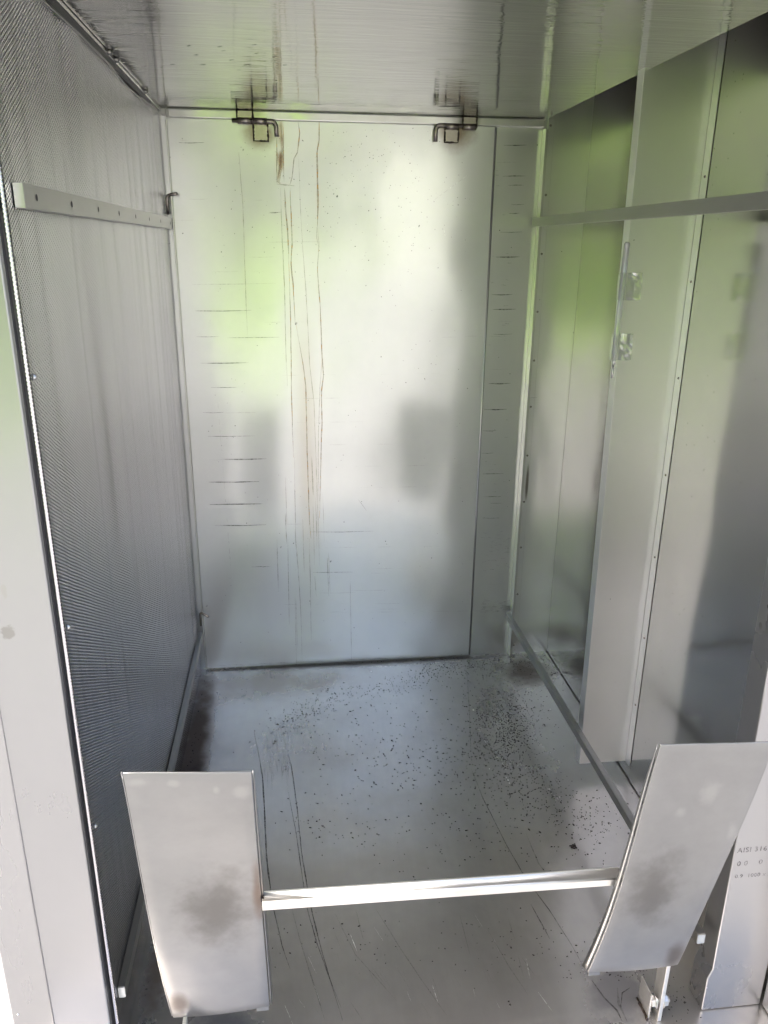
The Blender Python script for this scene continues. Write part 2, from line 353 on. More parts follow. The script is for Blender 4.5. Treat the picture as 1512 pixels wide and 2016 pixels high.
def foliage(name, blobs, n, size, mat, parent=None, seed=1):
    r = random.Random(seed); g = MB()
    tot = sum(rx*ry*rz for (_, _, _, rx, ry, rz) in blobs)
    for (cx, cy, cz, rx, ry, rz) in blobs:
        for k in range(int(n*rx*ry*rz/tot)):
            while True:
                p = Vector((r.uniform(-1, 1), r.uniform(-1, 1), r.uniform(-1, 1)))
                if p.length <= 1 and r.random() < 0.35+0.65*p.length: break
            c = Vector((cx+p.x*rx, cy+p.y*ry, cz+p.z*rz)); a = Vector((r.gauss(0, 1), r.gauss(0, 1), r.gauss(0, 1))).normalized()
            q = a.orthogonal().normalized(); e = a.cross(q); sz = size*r.uniform(.6, 1.3)
            g.poly([c+q*sz, c+e*sz*.55, c-q*sz, c-e*sz*.55])
    return g.build(name, mat, parent)
def tree(label, x, y, h, blobs, mat, seed, n=3500, size=.17):
    t = thing("broadleaf_tree", label, "tree", (x, y, -.16), "trees opposite the cabinet")
    r = random.Random(seed); g = MB()
    g.tube([(x, y, -.16), (x+.05, y, h*.25), (x-.05, y+.05, h*.5), (x, y, h*.85)], [.17, .13, .10, .03], 10)
    for k in range(7):
        a = r.uniform(0, 6.28); z = h*r.uniform(.3, .65); g.tube([(x, y, z), (x+math.cos(a)*.6, y+math.sin(a)*.6, z+.5), (x+math.cos(a)*1.3, y+math.sin(a)*1.3, z+.9)], [.06, .045, .015], 7)
    g.build("trunk", M_BARK, t)
    foliage("crown", blobs, n, size, mat, t, seed)
tree("fresh green tree straight across the paving from the cabinet", -0.9, -13, 7, [(-2.6, -13, 3.8, 2.4, 1.3, 1.4), (-.6, -13, 3.8, 1.3, 1.3, 1.2), (-1.6, -13, 5.9, 2.0, 1.3, 1.8)], M_LEAF, 3, 15000, .24)
tree("dark leafy tree between two fresh green trees beyond the hedge", -6.5, -15, 8, [(-6.5, -15, 4.2, 2.6, 2, 2.6), (-5, -15, 6.5, 2.2, 2, 1.8)], M_LEAFD, 4)
tree("fresh green tree at the far end of the hedge", -11, -13, 7, [(-11, -13, 4, 2.6, 2, 2.6)], M_LEAF, 5)
tree("dark leafy tree behind the pale building", 10.5, -16, 9, [(10.5, -16, 5, 2.6, 2, 3.4)], M_LEAFD, 6)
hd = foliage("clipped_hedge", [(-8.5+k*1.15+rnd.uniform(-.2, .2), -12.6, .30, .8, .6, 1.15+rnd.uniform(-.2, .3)) for k in range(7)], 9000, .10, M_LEAF, None, 9)
tag(hd, "bright yellow-green hedge along the edge of the paving", "hedge")

# ------------------------------------------------------------------ cabinet: floor, ceiling, outer shell
g = MB(); g.box(-.15, 1.25, -1.46, .02, -.012, 0.0)
z0 = lambda u, v: at(u, v, 2, 0.0)
NZ = (0, 0, 1)
for pts, wd, mi in [([(500, 1440), (512, 1500), (517, 1530), (520, 1580), (525, 1690), (534, 1765), (540, 1795), (555, 1860), (571, 1908)], .0030, 1),
                    ([(552, 1430), (563, 1470), (574, 1510), (585, 1590), (594, 1680), (607, 1760), (613, 1790), (630, 1860), (655, 1945), (675, 2010)], .0022, 1),
                    ([(568, 1560), (583, 1640), (598, 1745), (606, 1795), (625, 1860), (650, 1930), (672, 1985)], .0016, 1),
                    ([(575, 1790), (590, 1850), (615, 1930), (640, 2010)], .0016, 2),
                    ([(928, 1515), (950, 1570), (995, 1660), (1035, 1730), (1080, 1790), (1125, 1860), (1158, 1920)], .0014, 1),
                    ([(1035, 1640), (1060, 1700), (1090, 1740)], .002, 2), ([(1045, 1780), (1083, 1850)], .0016, 1),
                    ([(740, 1790), (790, 1870), (830, 1930), (880, 2000)], .0016, 2), ([(660, 1800), (700, 1880), (780, 1970)], .0013, 2),
                    ([(960, 1830), (1000, 1900), (1040, 1960)], .0015, 2), ([(920, 1330), (924, 1400), (928, 1500)], .002, 2),
                    ([(700, 1790), (715, 1850)], .0013, 2), ([(905, 1800), (925, 1880)], .0013, 2),
                    ([(1165, 1930), (1190, 1965), (1215, 1990), (1225, 2012)], .003, 1), ([(1215, 1945), (1218, 1975), (1235, 2012)], .004, 2), ([(1240, 1945), (1225, 1955), (1222, 1985)], .002, 1)]:
    g.ribbon([z0(*p) for p in pts], wd, NZ, .0006, mi, True, .0003)
for k in range(46):
    u = rnd.uniform(530, 1150); v = rnd.uniform(1800, 1990); L = rnd.uniform(8, 45); sl_ = rnd.uniform(.2, .8)
    g.ribbon([z0(u, v), z0(u+L*sl_, v+L)], rnd.uniform(.0006, .0013), NZ, .0006, rnd.choice((2, 2, 3)), True)
for k in range(40):
    u = rnd.uniform(515, 570); v = rnd.uniform(1430, 1520); g.ribbon([z0(u, v), z0(u+rnd.uniform(0, 6), v+rnd.uniform(15, 60))], rnd.uniform(.0006, .0014), NZ, .0006, 2, True)
for k in range(60):
    u = rnd.uniform(395, 1060); g.ribbon([z0(u, 1316-(u-400)*.045+rnd.uniform(0, 5)), z0(u+rnd.uniform(5, 30), 1316-(u-400)*.045+rnd.uniform(0, 6))], rnd.uniform(.002, .006), NZ, .0006, 2, True)
tag(g.build("floor", [M_FLOOR, M_GRIME, M_FAINT, M_LITE]), kind='structure')

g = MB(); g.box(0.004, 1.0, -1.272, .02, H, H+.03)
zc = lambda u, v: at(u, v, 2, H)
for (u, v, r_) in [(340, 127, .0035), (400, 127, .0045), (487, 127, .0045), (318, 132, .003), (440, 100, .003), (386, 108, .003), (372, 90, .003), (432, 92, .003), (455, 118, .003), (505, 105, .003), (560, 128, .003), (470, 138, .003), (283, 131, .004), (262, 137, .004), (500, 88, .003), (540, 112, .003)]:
    p_ = zc(u, v); g.blob(p_, r_, (0, 0, -1), .0004, 1, 8, 2.2, 1.5708)  # dents drawn as dark ellipses, their shade painted on
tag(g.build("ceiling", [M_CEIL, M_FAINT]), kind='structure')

sh = thing("cabinet_shell", "outer steel casing that closes the cabinet around its lining", "cabinet", (.5, -.7, -.15))
g = MB(); g.box(-.15, 1.25, -1.46, .05, -.155, -.014); g.build("base_plinth", M_OUT, sh)
g = MB(); g.box(-.15, 1.25, -1.30, .05, 1.96, 1.99); g.build("roof", M_OUT, sh)
g = MB(); g.box(-.15, 1.25, .022, .05, -.012, 1.958); g.build("rear_casing", M_OUT, sh)
g = MB(); g.box(-.15, -.12, -1.258, .02, -.010, 1.958); g.build("side_casing", M_OUT, sh)
g = MB(); g.box(1.20, 1.25, -1.288, .02, -.010, 1.958); g.build("side_casing", M_OUT, sh)
g = MB(); g.box(-.15, 1.25, -1.30, -1.289, 1.60, 1.958); g.build("lintel", M_OUT, sh)
g = MB(); g.box(-.119, -.022, -1.24, .018, 0.002, 1.59); g.build("dark_hole_backing", M_DIM, sh)  # dark backing added so the holes of the sheet look shaded

# ------------------------------------------------------------------ back wall
bw = thing("back_wall", "steel back wall with a narrow strip of short dark scuffs beside the panel", "wall", (.9, 0, 0))
g = MB(); g.box(-.02, 1.20, .0, .02, 0.0, 1.955)
y0 = yz(0.0); NY = (0, -1, 0)
for (a, c, v, wd) in [(992, 1037, 286, 2.0), (990, 1035, 347, 2.0), (1001, 1031, 365, 1.6), (1006, 1032, 403, 1.6), (1002, 1023, 420, 1.6), (984, 1028, 457, 1.8), (976, 1023, 506, 3.0),
                      (968, 1009, 580, 2.0), (970, 1016, 609, 2.6), (971, 1008, 658, 2.0), (962, 1005, 755, 2.8), (953, 998, 806, 2.4), (950, 977, 848, 1.8), (948, 972, 892, 1.8), (950, 990, 933, 2.4),
                      (952, 986, 978, 2.0), (965, 987, 991, 1.5), (950, 985, 1020, 1.6), (962, 1000, 727, .8), (975, 1015, 320, 0.8), (980, 1010, 633, .7), (940, 990, 1195, 0.8), (960, 985, 1150, .6), (945, 985, 1205, .5)]:
    g.ribbon([y0(a, v), y0((a+c)/2, v+rnd.uniform(-.6, .6)), y0(c, v-.5)], wd*.0011, NY, .0006, 1 if wd > 1 else 2)
for k in range(150):
    u = rnd.uniform(945, 1000); v = rnd.choice((rnd.uniform(1030, 1125), rnd.uniform(1180, 1205), rnd.uniform(300, 1030)))
    g.ribbon([y0(u, v), y0(u+rnd.uniform(1, 9), v+rnd.uniform(-1, 1))], .0011, NY, .0006, 2, False)
g.build("rear_sheet", [M_BACK, M_GRIME, M_FAINT], bw)
g = MB(); g.box(.017, .993, -.016, -.001, 1.576, 1.5955); g.build("top_trim", M_TRIM, bw, .0022)
g = MB(); g.box(.0165, .024, -.022, -.0165, 1.574, 1.592); g.box(.004, .016, -.020, -.001, 1.580, 1.594); g.build("corner_clip", M_RAIL, bw, .001)
g = MB(); g.box(0.0135, 0.0165, -.020, -.001, .004, 1.570); g.build("corner_angle", M_TRIM, bw, .0008)
g = MB(); g.box(0.9925, 0.9955, -.030, -.001, .002, 1.572); g.build("corner_angle", M_TRIM, bw, .0012)
g = MB(); g.box(0.9975, 1.004, -.018, -.001, .002, 1.572); g.build("corner_angle", M_TRIM, bw, .0012)
g = MB(); g.box(1.006, 1.024, -.0035, -.001, .012, 1.60); g.build("screw_flange", M_BACK, bw, .0008)
def rivet(c, nrm, r=.0035, h=.002):
    g = MB(); c = Vector(c); n = Vector(nrm); g.tube([c, c+n*h*.5, c+n*h], [r, r*.9, r*.45], 10); return g
for (u, v) in [(1077, 247), (1074, 384), (1066, 500), (1058, 614), (1050, 710), (1043, 801), (1036, 897), (1030, 988), (1024, 1078), (1018, 1170), (1012, 1270)]:
    p = at(u, v, 1, -.0035); rivet((1.0135, -.0035, p.z), NY, .0032, .0025).build("screw", M_PIN, bw)
g = MB(); p = at(1045, 783, 1, 0); g.box(1.004, 1.03, -.006, -.0038, p.z-.001, p.z+.001); g.build("joint_strip", M_BACK, bw)

# ------------------------------------------------------------------ lift-out back panel
dp = thing("access_panel", "large lift-out steel back panel with brown rust runs and black scuff lines", "panel", (.43, -.01, .006))
g = MB(); X0, X1, ZA, ZB, YF = .0195, .8640, .0075, 1.5735, -.010
DL = yz(YF)
g.box(X0, X1, YF, -.001, ZA, ZB)
def mark(pts, wd, mi, wob=0.0): g.ribbon([DL(*p) for p in pts], wd, NY, .0007, mi, True, wob)
MK = []
for (a, c, v, wd) in [(379, 543, 560, 1.2), (384, 495, 612, 1.8), (386, 432, 663, 1.8), (448, 550, 665, 1.4), (370, 410, 392, 1.0), (498, 520, 394, 1.0), (395, 490, 715, 1.8), (415, 466, 763, 1.4),
                      (400, 440, 812, 2.0), (440, 505, 813, 1.0), (410, 502, 859, 1.4), (440, 525, 904, 2.8), (412, 440, 905, 1.2), (411, 510, 949, 2.6), (413, 518, 993, 2.8), (423, 524, 1034, 2.0), (560, 600, 1032, 1.2), (495, 532, 1116, 1.8),
                      (610, 735, 1047, 1.3), (616, 695, 1127, 1.3), (627, 700, 1167, .9), (690, 765, 1162, 1.0), (737, 790, 1188, .8), (745, 785, 1199, .8), (915, 943, 662, 1.2), (353, 372, 276, 1.0), (650, 674, 1205, 1.0), (352, 402, 281, 2.0), (530, 553, 418, 1.8), (528, 545, 420, 1.2),
                      (530, 575, 477, 1.2), (488, 540, 506, 1.0), (545, 640, 477, .7), (420, 470, 535, .7), (330, 390, 434, .8)]:
    mark([(a, v), ((a+c)/2, v+rnd.uniform(-.8, .8)), (c, v-(c-a)*.012)], wd*.0010, 1 if wd >= 1.3 else 2)
for (a, c, v) in [(480, 900, 740), (545, 760, 785), (480, 700, 833), (620, 760, 876), (430, 640, 834), (670, 900, 960), (700, 900, 1120), (650, 940, 1206), (560, 700, 1190), (860, 975, 664), (640, 920, 1078), (700, 860, 918), (420, 560, 535), (410, 600, 636), (600, 820, 1130)]:
    u = a
    while u < c:
        L = rnd.uniform(4, 40)
        if rnd.random() < .55: mark([(u, v-(u-a)*.012), (u+L, v-(u+L-a)*.012)], .0009, 2)
        u += L+rnd.uniform(1, 10)
v = 793
while v < 1110:
    L = rnd.uniform(3, 14); uu = 429+(v-793)*.078
    if rnd.random() < .62: mark([(uu, v), (uu+.8, v+L)], rnd.uniform(.001, .0022), 2 if rnd.random() < .5 else 1)
    v += L+rnd.uniform(0, 8)
for (pts, wd, mi) in [
    ([(628, 240), (628, 275), (624, 300), (626, 400), (625, 447)], .0042, 4), ([(625, 447), (628, 480), (625, 530), (630, 600), (634, 700), (637, 740), (633, 770), (634, 830), (632, 900), (629, 1020)], .0026, 4),
    ([(623, 447), (624, 470), (627, 485)], .0015, 4), ([(634, 700), (630, 760), (627, 850), (626, 1000)], .002, 5),
    ([(545, 272), (545, 360)], .0035, 4), ([(553, 240), (556, 300), (552, 330), (548, 358), (552, 362)], .008, 5), ([(553, 300), (551, 330), (547, 350)], .0065, 4), ([(558, 250), (558, 300), (559, 358)], .002, 4),
    ([(587, 240), (590, 262), (586, 300), (579, 312), (575, 350), (571, 364)], .0030, 4),
    ([(552, 370), (555, 460), (560, 560), (563, 700), (566, 760)], .0022, 5), ([(560, 370), (562, 410), (566, 450), (568, 500)], .0034, 4), ([(568, 500), (572, 620), (573, 700), (574, 770), (576, 860), (578, 900)], .0022, 4),
    ([(571, 370), (573, 420), (575, 480), (573, 520), (577, 560), (581, 635)], .0026, 4), ([(583, 640), (590, 680), (597, 720), (602, 760), (605, 900), (609, 1020), (612, 1060)], .0026, 4),
    ([(588, 312), (592, 420), (597, 500), (604, 600), (610, 720), (618, 790), (622, 900), (625, 1000), (624, 1080)], .0018, 5),
    ([(580, 900), (581, 1000), (582, 1060), (587, 1120), (592, 1200), (595, 1300)], .0024, 5), ([(609, 1060), (611, 1150), (613, 1260)], .0020, 5), ([(470, 300), (478, 400), (482, 520), (487, 660)], .0022, 5),
    ([(545, 362), (580, 366)], .003, 5)]:
    mark(pts, wd, mi, .0004)
for k in range(16):
    u = 600+rnd.gauss(0, 45); v = rnd.uniform(880, 1180); mark([(u, v), (u+3, v+rnd.uniform(40, 190))], rnd.uniform(.0012, .0032), 5)
for k in range(30):      # bright fine scratches
    u = rnd.uniform(340, 940); v = rnd.choice((rnd.uniform(255, 480), rnd.uniform(300, 1200))); a = rnd.uniform(-1.6, 1.6)
    L = rnd.uniform(5, 26); mark([(u, v), (u+L*math.cos(a), v+L*math.sin(a))], .0007, 3)
mark([(850, 397), (880, 375), (920, 345)], .0013, 3); mark([(874, 452), (876, 463), (880, 464)], .002, 3); mark([(705, 983), (712, 992), (722, 1006)], .0013, 1)
for (u, v, r) in [(651, 1105, .003), (664, 386, .0022), (545, 637, .0010), (583, 637, .003), (657, 382, .0016), (825, 445, .002), (479, 295, .0018), (405, 1292, .002), (553, 1077, .002), (578, 1069, .002), (407, 1193, .003)]:
    p = DL(u, v); g.blob(p, r, NY, .0009, 1, 6, 1.6, 0.4)
for k in range(420):
    if rnd.random() < .55: u = rnd.gauss(700, 130); v = rnd.gauss(360, 90)
    else: u = rnd.uniform(410, 920); v = rnd.uniform(250, 1290)
    if 345 < u < 925 and 250 < v < 1290: g.blob(DL(u, v), rnd.uniform(.0006, .0013), NY, .0009, 1, 5, rnd.uniform(1, 1.8))
# dark lines where the bottom edge meets the floor
for k in range(60):
    u = rnd.uniform(405, 900); g.ribbon([DL(u, 1311-(u-400)*.043), DL(u+rnd.uniform(4, 22), 1311-(u-400)*.043)], .003, NY, .0007, 2, True)
sheet = g.build("panel_sheet", [M_DOOR, M_GRIME, M_FAINT, M_LITE, M_RUST, M_RUSTF], dp, 0)
g = MB(); g.tube([(X1-.001, YF+.003, ZA), (X1-.001, YF+.003, ZB)], .0042, 12); g.build("rolled_edge", M_BOLT, dp)
# welded square tabs and the burnt weld seams round them
def weldline(g, pts, r=.0023):
    P = [Vector(p) for p in pts]; Q = []
    for a, c in zip(P, P[1:]):
        k = max(2, int((c-a).length/.004)); Q += [a.lerp(c, j/k)+Vector((rnd.uniform(-.0005, .0005), 0, rnd.uniform(-.0005, .0005))) for j in range(k)]
    Q.append(P[-1]); g.tube(Q, [r*rnd.uniform(.6, 1.5) for _ in Q], 6)
def tabs(cx0, cx1, v0, v1, tx0, tx1, flip):
    a = DL(cx0, v0); c = DL(cx1, v1); zt, zb = a.z, c.z
    g = MB(); g.box(a.x, c.x, YF-.0035, YF-.0002, zb, 1.566); t = g.build("hinge_tab", M_TAB, dp, .0008)
    g = MB(); weldline(g, [(a.x, YF-.002, 1.566), (a.x, YF-.002, zb), (c.x, YF-.002, zb), (c.x, YF-.002, 1.566)]); g.build("weld_bead", M_WELD, t)
    p = DL(tx0, 215).x; q = DL(tx1, 215).x
    g = MB(); g.box(p, q, -.0195, -.0163, 1.578, 1.5945); t = g.build("hinge_tab", M_TAB, bw, .0006)
    g = MB(); weldline(g, [(p, -.019, 1.577), (p, -.019, 1.5955)]); weldline(g, [(q, -.019, 1.577), (q, -.019, 1.5955)]); weldline(g, [(p, -.0185, 1.5955), (q, -.0185, 1.5955)], .0012)
    g.build("weld_bead", M_WELD, t)
    return a.x, c.x, p, q
YP = -.0205; ZP = 1.5715; RP = .0056
L = tabs(499, 528, 250, 278, 466, 497, 1)
R = tabs(876, 901, 252, 281, 911, 938, -1)
# barrels: one on the panel tab, one on the frame tab, each side
for (x0, x1, par) in ((L[0], L[1], dp), (L[2], L[3], bw), (R[0], R[1], dp), (R[2], R[3], bw)):
    g = MB(); n = 16
    g.tube([(x0+.001, YP, ZP), (x1-.001, YP, ZP)], .0076, 16); g.build("pin_sleeve", M_PIN, par)
def pin(label, path, r, nm="locking_pin"):
    P = [Vector(p) for p in path]; Q = []
    # round the corner at P[1]
    a, c, d = P; rad = .014
    s = c+(a-c).normalized()*rad; e = c+(d-c).normalized()*rad
    Q = [a] + [s.lerp(c, t).lerp(c.lerp(e, t), t) for t in [k/8 for k in range(9)]] + [d]
    g = MB(); g.tube(Q, [r*.85]+[r]*(len(Q)-1), 14)
    o = g.build(nm, M_PIN); tag(o, label, "pin", "bent rod pins holding the back panel")
    return o
def dlx(u): return DL(u, 240).x
pin("burnt L-shaped pin at the top left of the back panel, hook on its right end", [(dlx(457), YP, ZP), (dlx(543), YP, ZP), (dlx(544), YP, DL(543, 270).z)], RP)
pin("burnt L-shaped pin at the top right of the back panel, hook on its left end", [(dlx(938), YP, ZP+.002), (dlx(857), YP, ZP+.002), (dlx(857), YP, DL(858, 280).z)], RP)
p = DL(330, 386); q = DL(346, 383)
pin("small bent pin on the back panel's left edge above the upper left rail", [(p.x-.001, YP, p.z-.045), (p.x-.001, YP, p.z+.002), (q.x+.006, YP-.012, q.z+.001)], .0040)
p = DL(395, 1203); q = DL(407, 1207)
pin("small bent pin low on the back panel's left edge above the lower left rail", [(p.x-.001, YP, p.z-.045), (p.x-.001, YP, p.z+.003), (q.x+.008, YP-.014, q.z-.002)], .0036)
# dark scar below the left pins
# ------------------------------------------------------------------ perforated panel on the left
pp = thing("perforated_panel", "tall perforated stainless sheet with thousands of small holes lining the left side", "panel", (0, -.63, 0))
top = [(-1.2655, 1.571), (-1.15, 1.574), (-1.003, 1.5752), (-.80, 1.5794), (-.675, 1.580), (-.578, 1.5786), (-.50, 1.574), (-.443, 1.5712), (-.343, 1.5732), (-.22, 1.580), (-.066, 1.588), (-.018, 1.590)]
g = MB(); ys = [-1.255+k*(1.237/60) for k in range(61)]
def ztop(y):
    for (a, za), (c, zc) in zip(top, top[1:]):
        if a <= y <= c: t = (y-a)/(c-a); t = t*t*(3-2*t); return za+(zc-za)*t
    return top[0][1] if y < top[0][0] else top[-1][1]
ring = []
for k in range(7):
    a = math.pi/2*k/6; ring.append((-.0045*(1-math.cos(math.pi/2-a)), -1.255-.0045*math.cos(a)))
cols = [(x, y) for (x, y) in ring] + [(0.0, y) for y in ys[1:]]
zr = [0.003, .4, .8, 1.2]
idx = []
for (x, y) in cols:
    c = []
    for z in zr+[ztop(y)]:
        bow = -.0032*(0.5+0.5*math.sin(y*17+1.3*math.sin(y*7.3)))-.0014*(0.5+0.5*math.sin(y*41+2)) if y > -1.2 and z > .01 else 0.0
        g.v.append((x+bow, y, z)); c.append(len(g.v)-1)
    idx.append(c)
for a, c in zip(idx, idx[1:]):
    for k in range(4): g.f.append((a[k], a[k+1], c[k+1], c[k])); g.m.append(0); g.sm.append(True)
g.build("perforated_sheet", M_PERF, pp)
g = MB()
for (ya, yb) in zip(ys, ys[1:]): g.box(-.0012, .0008, ya, yb, ztop((ya+yb)/2)-.0015, ztop((ya+yb)/2)+.0008)
g.build("top_edge", M_RAIL, pp)
for (u, v) in [(65, 743), (133, 1235), (185, 1632)]:
    p = at(u, v, 0, .001); rivet((.0008, max(p.y, -1.248), p.z), (1, 0, 0), .0040, .004).build("screw", M_BOLT, pp)
g = MB()
for k in range(26): pass
cs = thing("ceiling_angle", "thin folded steel angle running along the joint of ceiling and perforated sheet", "angle", (0, -.6, 1.59))
g = MB(); g.box(-.012, .0035, -1.27, -.002, 1.5905, 1.596); g.build("angle_strip", M_WALL, cs, .0008)
for yy in (-.56, -.245, -.62):
    g = MB(); g.tube([(.006, yy, 1.5965), (.006, yy, 1.592), (.006, yy, 1.590)], [.006, .0055, .003], 8); g.build("weld_spot", M_RAIL, cs)

# ------------------------------------------------------------------ side wall on the right
sw = thing("side_wall", "dark glossy steel side wall on the right with a vertical seam", "wall", (WX, -.6, 0))
g = MB(); g.box(WX, WX+.02, -.667, -.001, .004, 1.955); g.build("wall_panel", M_WALL, sw, .001)
g = MB(); g.box(WX-.0016, WX+.02, -1.288, -.6705, .004, 1.955); g.build("wall_panel", M_WALL, sw, .001)
g = MB(); g.box(WX+.0012, WX+.02, -.6703, -.6672, .004, 1.955); g.build("seam_backing", M_WALL, sw)
# base line of grime
# ------------------------------------------------------------------ duct cover
dc = thing("duct_cover", "tall pale folded steel cover standing out from the right side wall", "cover", (1.06, -.64, .035))
g = MB(); YD = -.642; zb = .040; ztp = 1.95
xb, xt = 1.0035, .984
xbt = xb+(xt-xb)*((ztp-zb)/1.6)
def ring(z, x): return [(x, YD, z), (WX-.002, YD, z), (WX-.002, YD+.0016, z), (x+.0016, YD+.0016, z), (x+.0016, YD+.030, z), (x, YD+.030, z)]
g.hexa(ring(zb, xb), ring(ztp, xbt)); g.build("front_face", M_DUCT, dc, .0028, 3)
g = MB(); g.box(WX-.0036, WX-.0018, -.668, YD-.001, zb, ztp); fl = g.build("fixing_flange", M_DUCT, dc, .0006)
for zz in (1.4093, 1.2115, 1.015, .8013, .6055, .3984, .2145):
    rivet((WX-.0036, -.658, zz), (-1, 0, 0), .0028, .0022).build("screw", M_PIN, dc)

# ------------------------------------------------------------------ rails
def rail(label, x0, x1, ya, yb, za, zb, side, holes=0, slotz=None, lip=True):
    t = thing("guide_rail", label, "rail", (x0, (ya+yb)/2, za), "horizontal guide rails on the side walls")
    g = MB(); th = .0016
    xf = x1 if side > 0 else x0
    if side > 0: g.box(xf-th, xf, ya, yb, za, zb)
    else: g.box(xf, xf+th, ya, yb, za, zb)
    # upper and lower return lips
    if lip:
        lo, hi = (x0, xf-th) if side > 0 else (xf+th, x1)
        g.box(lo, hi, ya, yb, zb-th, zb)
        g.box(lo, hi, ya, yb, za, za+th)
    for k in range(holes):
        yy = ya+.045+k*(yb-ya-.08)/(holes-1)
        c = [(xf+.0004*side, yy+.0045*math.cos(a), (za+zb)/2+.0042*math.sin(a)) for a in [2*math.pi*j/12 for j in range(12)]]
        if side < 0: c.reverse()
        g.poly(c, 1)  # each hole is a black disc, the dark inside painted on
    g.build("rail_bar", [M_RAIL, M_BLACK], t, .0005)
    g = MB(); lo, hi = (x0, x1) if side > 0 else (x0, x1)
    g.box(lo+.0004, hi-.0004, ya-.0016, ya-.0001, za+.0005, zb-.0005); e = g.build("end_cap", M_TRIM, t)
    tag(e, "pale cut end of the rail with a trace of rust")
    return t
rail("upper left rail with a row of oval holes across the perforated sheet", .0012, .0125, -1.232, -.022, 1.3120, 1.3390, 1, 8)
rail("lower left rail near the floor across the perforated sheet", .0012, .0125, -1.245, -.022, .1180, .1400, 1)
rail("upper right rail crossing in front of the pale duct cover", .974, .988, -1.28, -.022, 1.3285, 1.3520, -1)
rail("lower right rail near the floor in front of the pale duct cover", .974, .988, -1.268, -.022, .1400, .1600, -1)

# ------------------------------------------------------------------ front jambs
jl = thing("door_jamb", "wide pale satin steel door jamb along the left edge of the photo", "jamb", (-.08, -1.3, 0))
g = MB(); YJ = -1.282
def jr(z): return [(-.0062, YJ+.011, z), (-.0062, YJ, z), (-.090, YJ, z), (-.156, YJ+.014, z), (-.156, YJ+.022, z), (-.090, YJ+.0105, z)]
g.hexa(list(reversed(jr(-.014))), list(reversed(jr(1.598)))); g.build("jamb_face", M_JAMB, jl, .0022, 3, True)
g = MB(); g.tube([(-.090, YJ-.0002, -.012), (-.090, YJ-.0002, 1.597)], .0014, 10); g.build("fold_line", M_JAMB, jl)
g = MB(); g.box(-.0095, -.0066, -1.2705, -1.262, .002, 1.585); g.build("gap_shade_strip", M_GAP, jl)  # dark strip filling the jamb gap, standing in for its shade
for (u, v) in [(22, 1835), (42, 1950), (34, 2002), (14, 1740)]:
    p = at(u, v, 1, YJ+.008); rivet((p.x, YJ+.0125, p.z), NY, .002, .0025).build("screw", M_BOLT, jl)

jr_ = thing("front_column", "pale boxed steel column at the right front with stamped grade numbers", "column", (1.05, -1.28, 0))
g = MB()
ry = [(0.9955, -1.285), (1.1055, -1.285), (1.1055, -1.245), (0.9955, -1.245)]
def cr(z, dx): return [(0.9955+dx, -1.285, z), (1.1055, -1.285, z), (1.1055, -1.238, z), (0.9955+dx, -1.238, z)]
rr = [cr(.001, 0), cr(.075, 0), cr(.095, .0065), cr(1.596, -.004)]
for R_ in rr: g.v += R_
for k in range(3):
    for j in range(4): g.f.append((4*k+j, 4*k+(j+1) % 4, 4*k+4+(j+1) % 4, 4*k+4+j)); g.m.append(0); g.sm.append(False)
g.f.append((3, 2, 1, 0)); g.m.append(0); g.sm.append(False); g.f.append((12, 13, 14, 15)); g.m.append(0); g.sm.append(False)
g.build("column_face", M_JAMB, jr_, .0025, 3, True)
def text(body, u, v, size, mat, parent):
    c = bpy.data.curves.new("stamped_text", 'FONT'); c.body = body; c.size = size; c.extrude = .00015; c.space_character = 1.12
    o = bpy.data.objects.new("stamped_text", c); COL.objects.link(o)
    bpy.context.view_layer.update()
    dg = bpy.context.evaluated_depsgraph_get(); me = bpy.data.meshes.new_from_object(o.evaluated_get(dg)); bpy.data.objects.remove(o)
    me.materials.clear(); me.materials.append(mat)
    p = at(u, v, 1, -1.2855)
    me.transform(Matrix.Translation((p.x, -1.2857, p.z)) @ Matrix.Rotation(math.radians(90), 4, 'X'))
    o = bpy.data.objects.new("stamped_text", me); COL.objects.link(o); o.parent = parent; o.matrix_parent_inverse = parent.matrix_world.inverted()
    return o
text("AISI 316 2B", 1451, 1679, .0135, M_FAINT, jr_)
text("0 0    0", 1450, 1705, .0135, M_FAINT, jr_)
text("0.9  1000 x x", 1446, 1729, .0105, M_FAINT, jr_)
g = MB(); g.box(1.1075, 1.1375, -1.338, -1.287, .003, 1.59); g.build("side_flange", M_JAMB, jr_, .002)
g = MB(); g.box(1.15, 1.199, -1.288, -1.240, .002, 1.955); g.build("hinge_stile", M_JAMB, jr_)

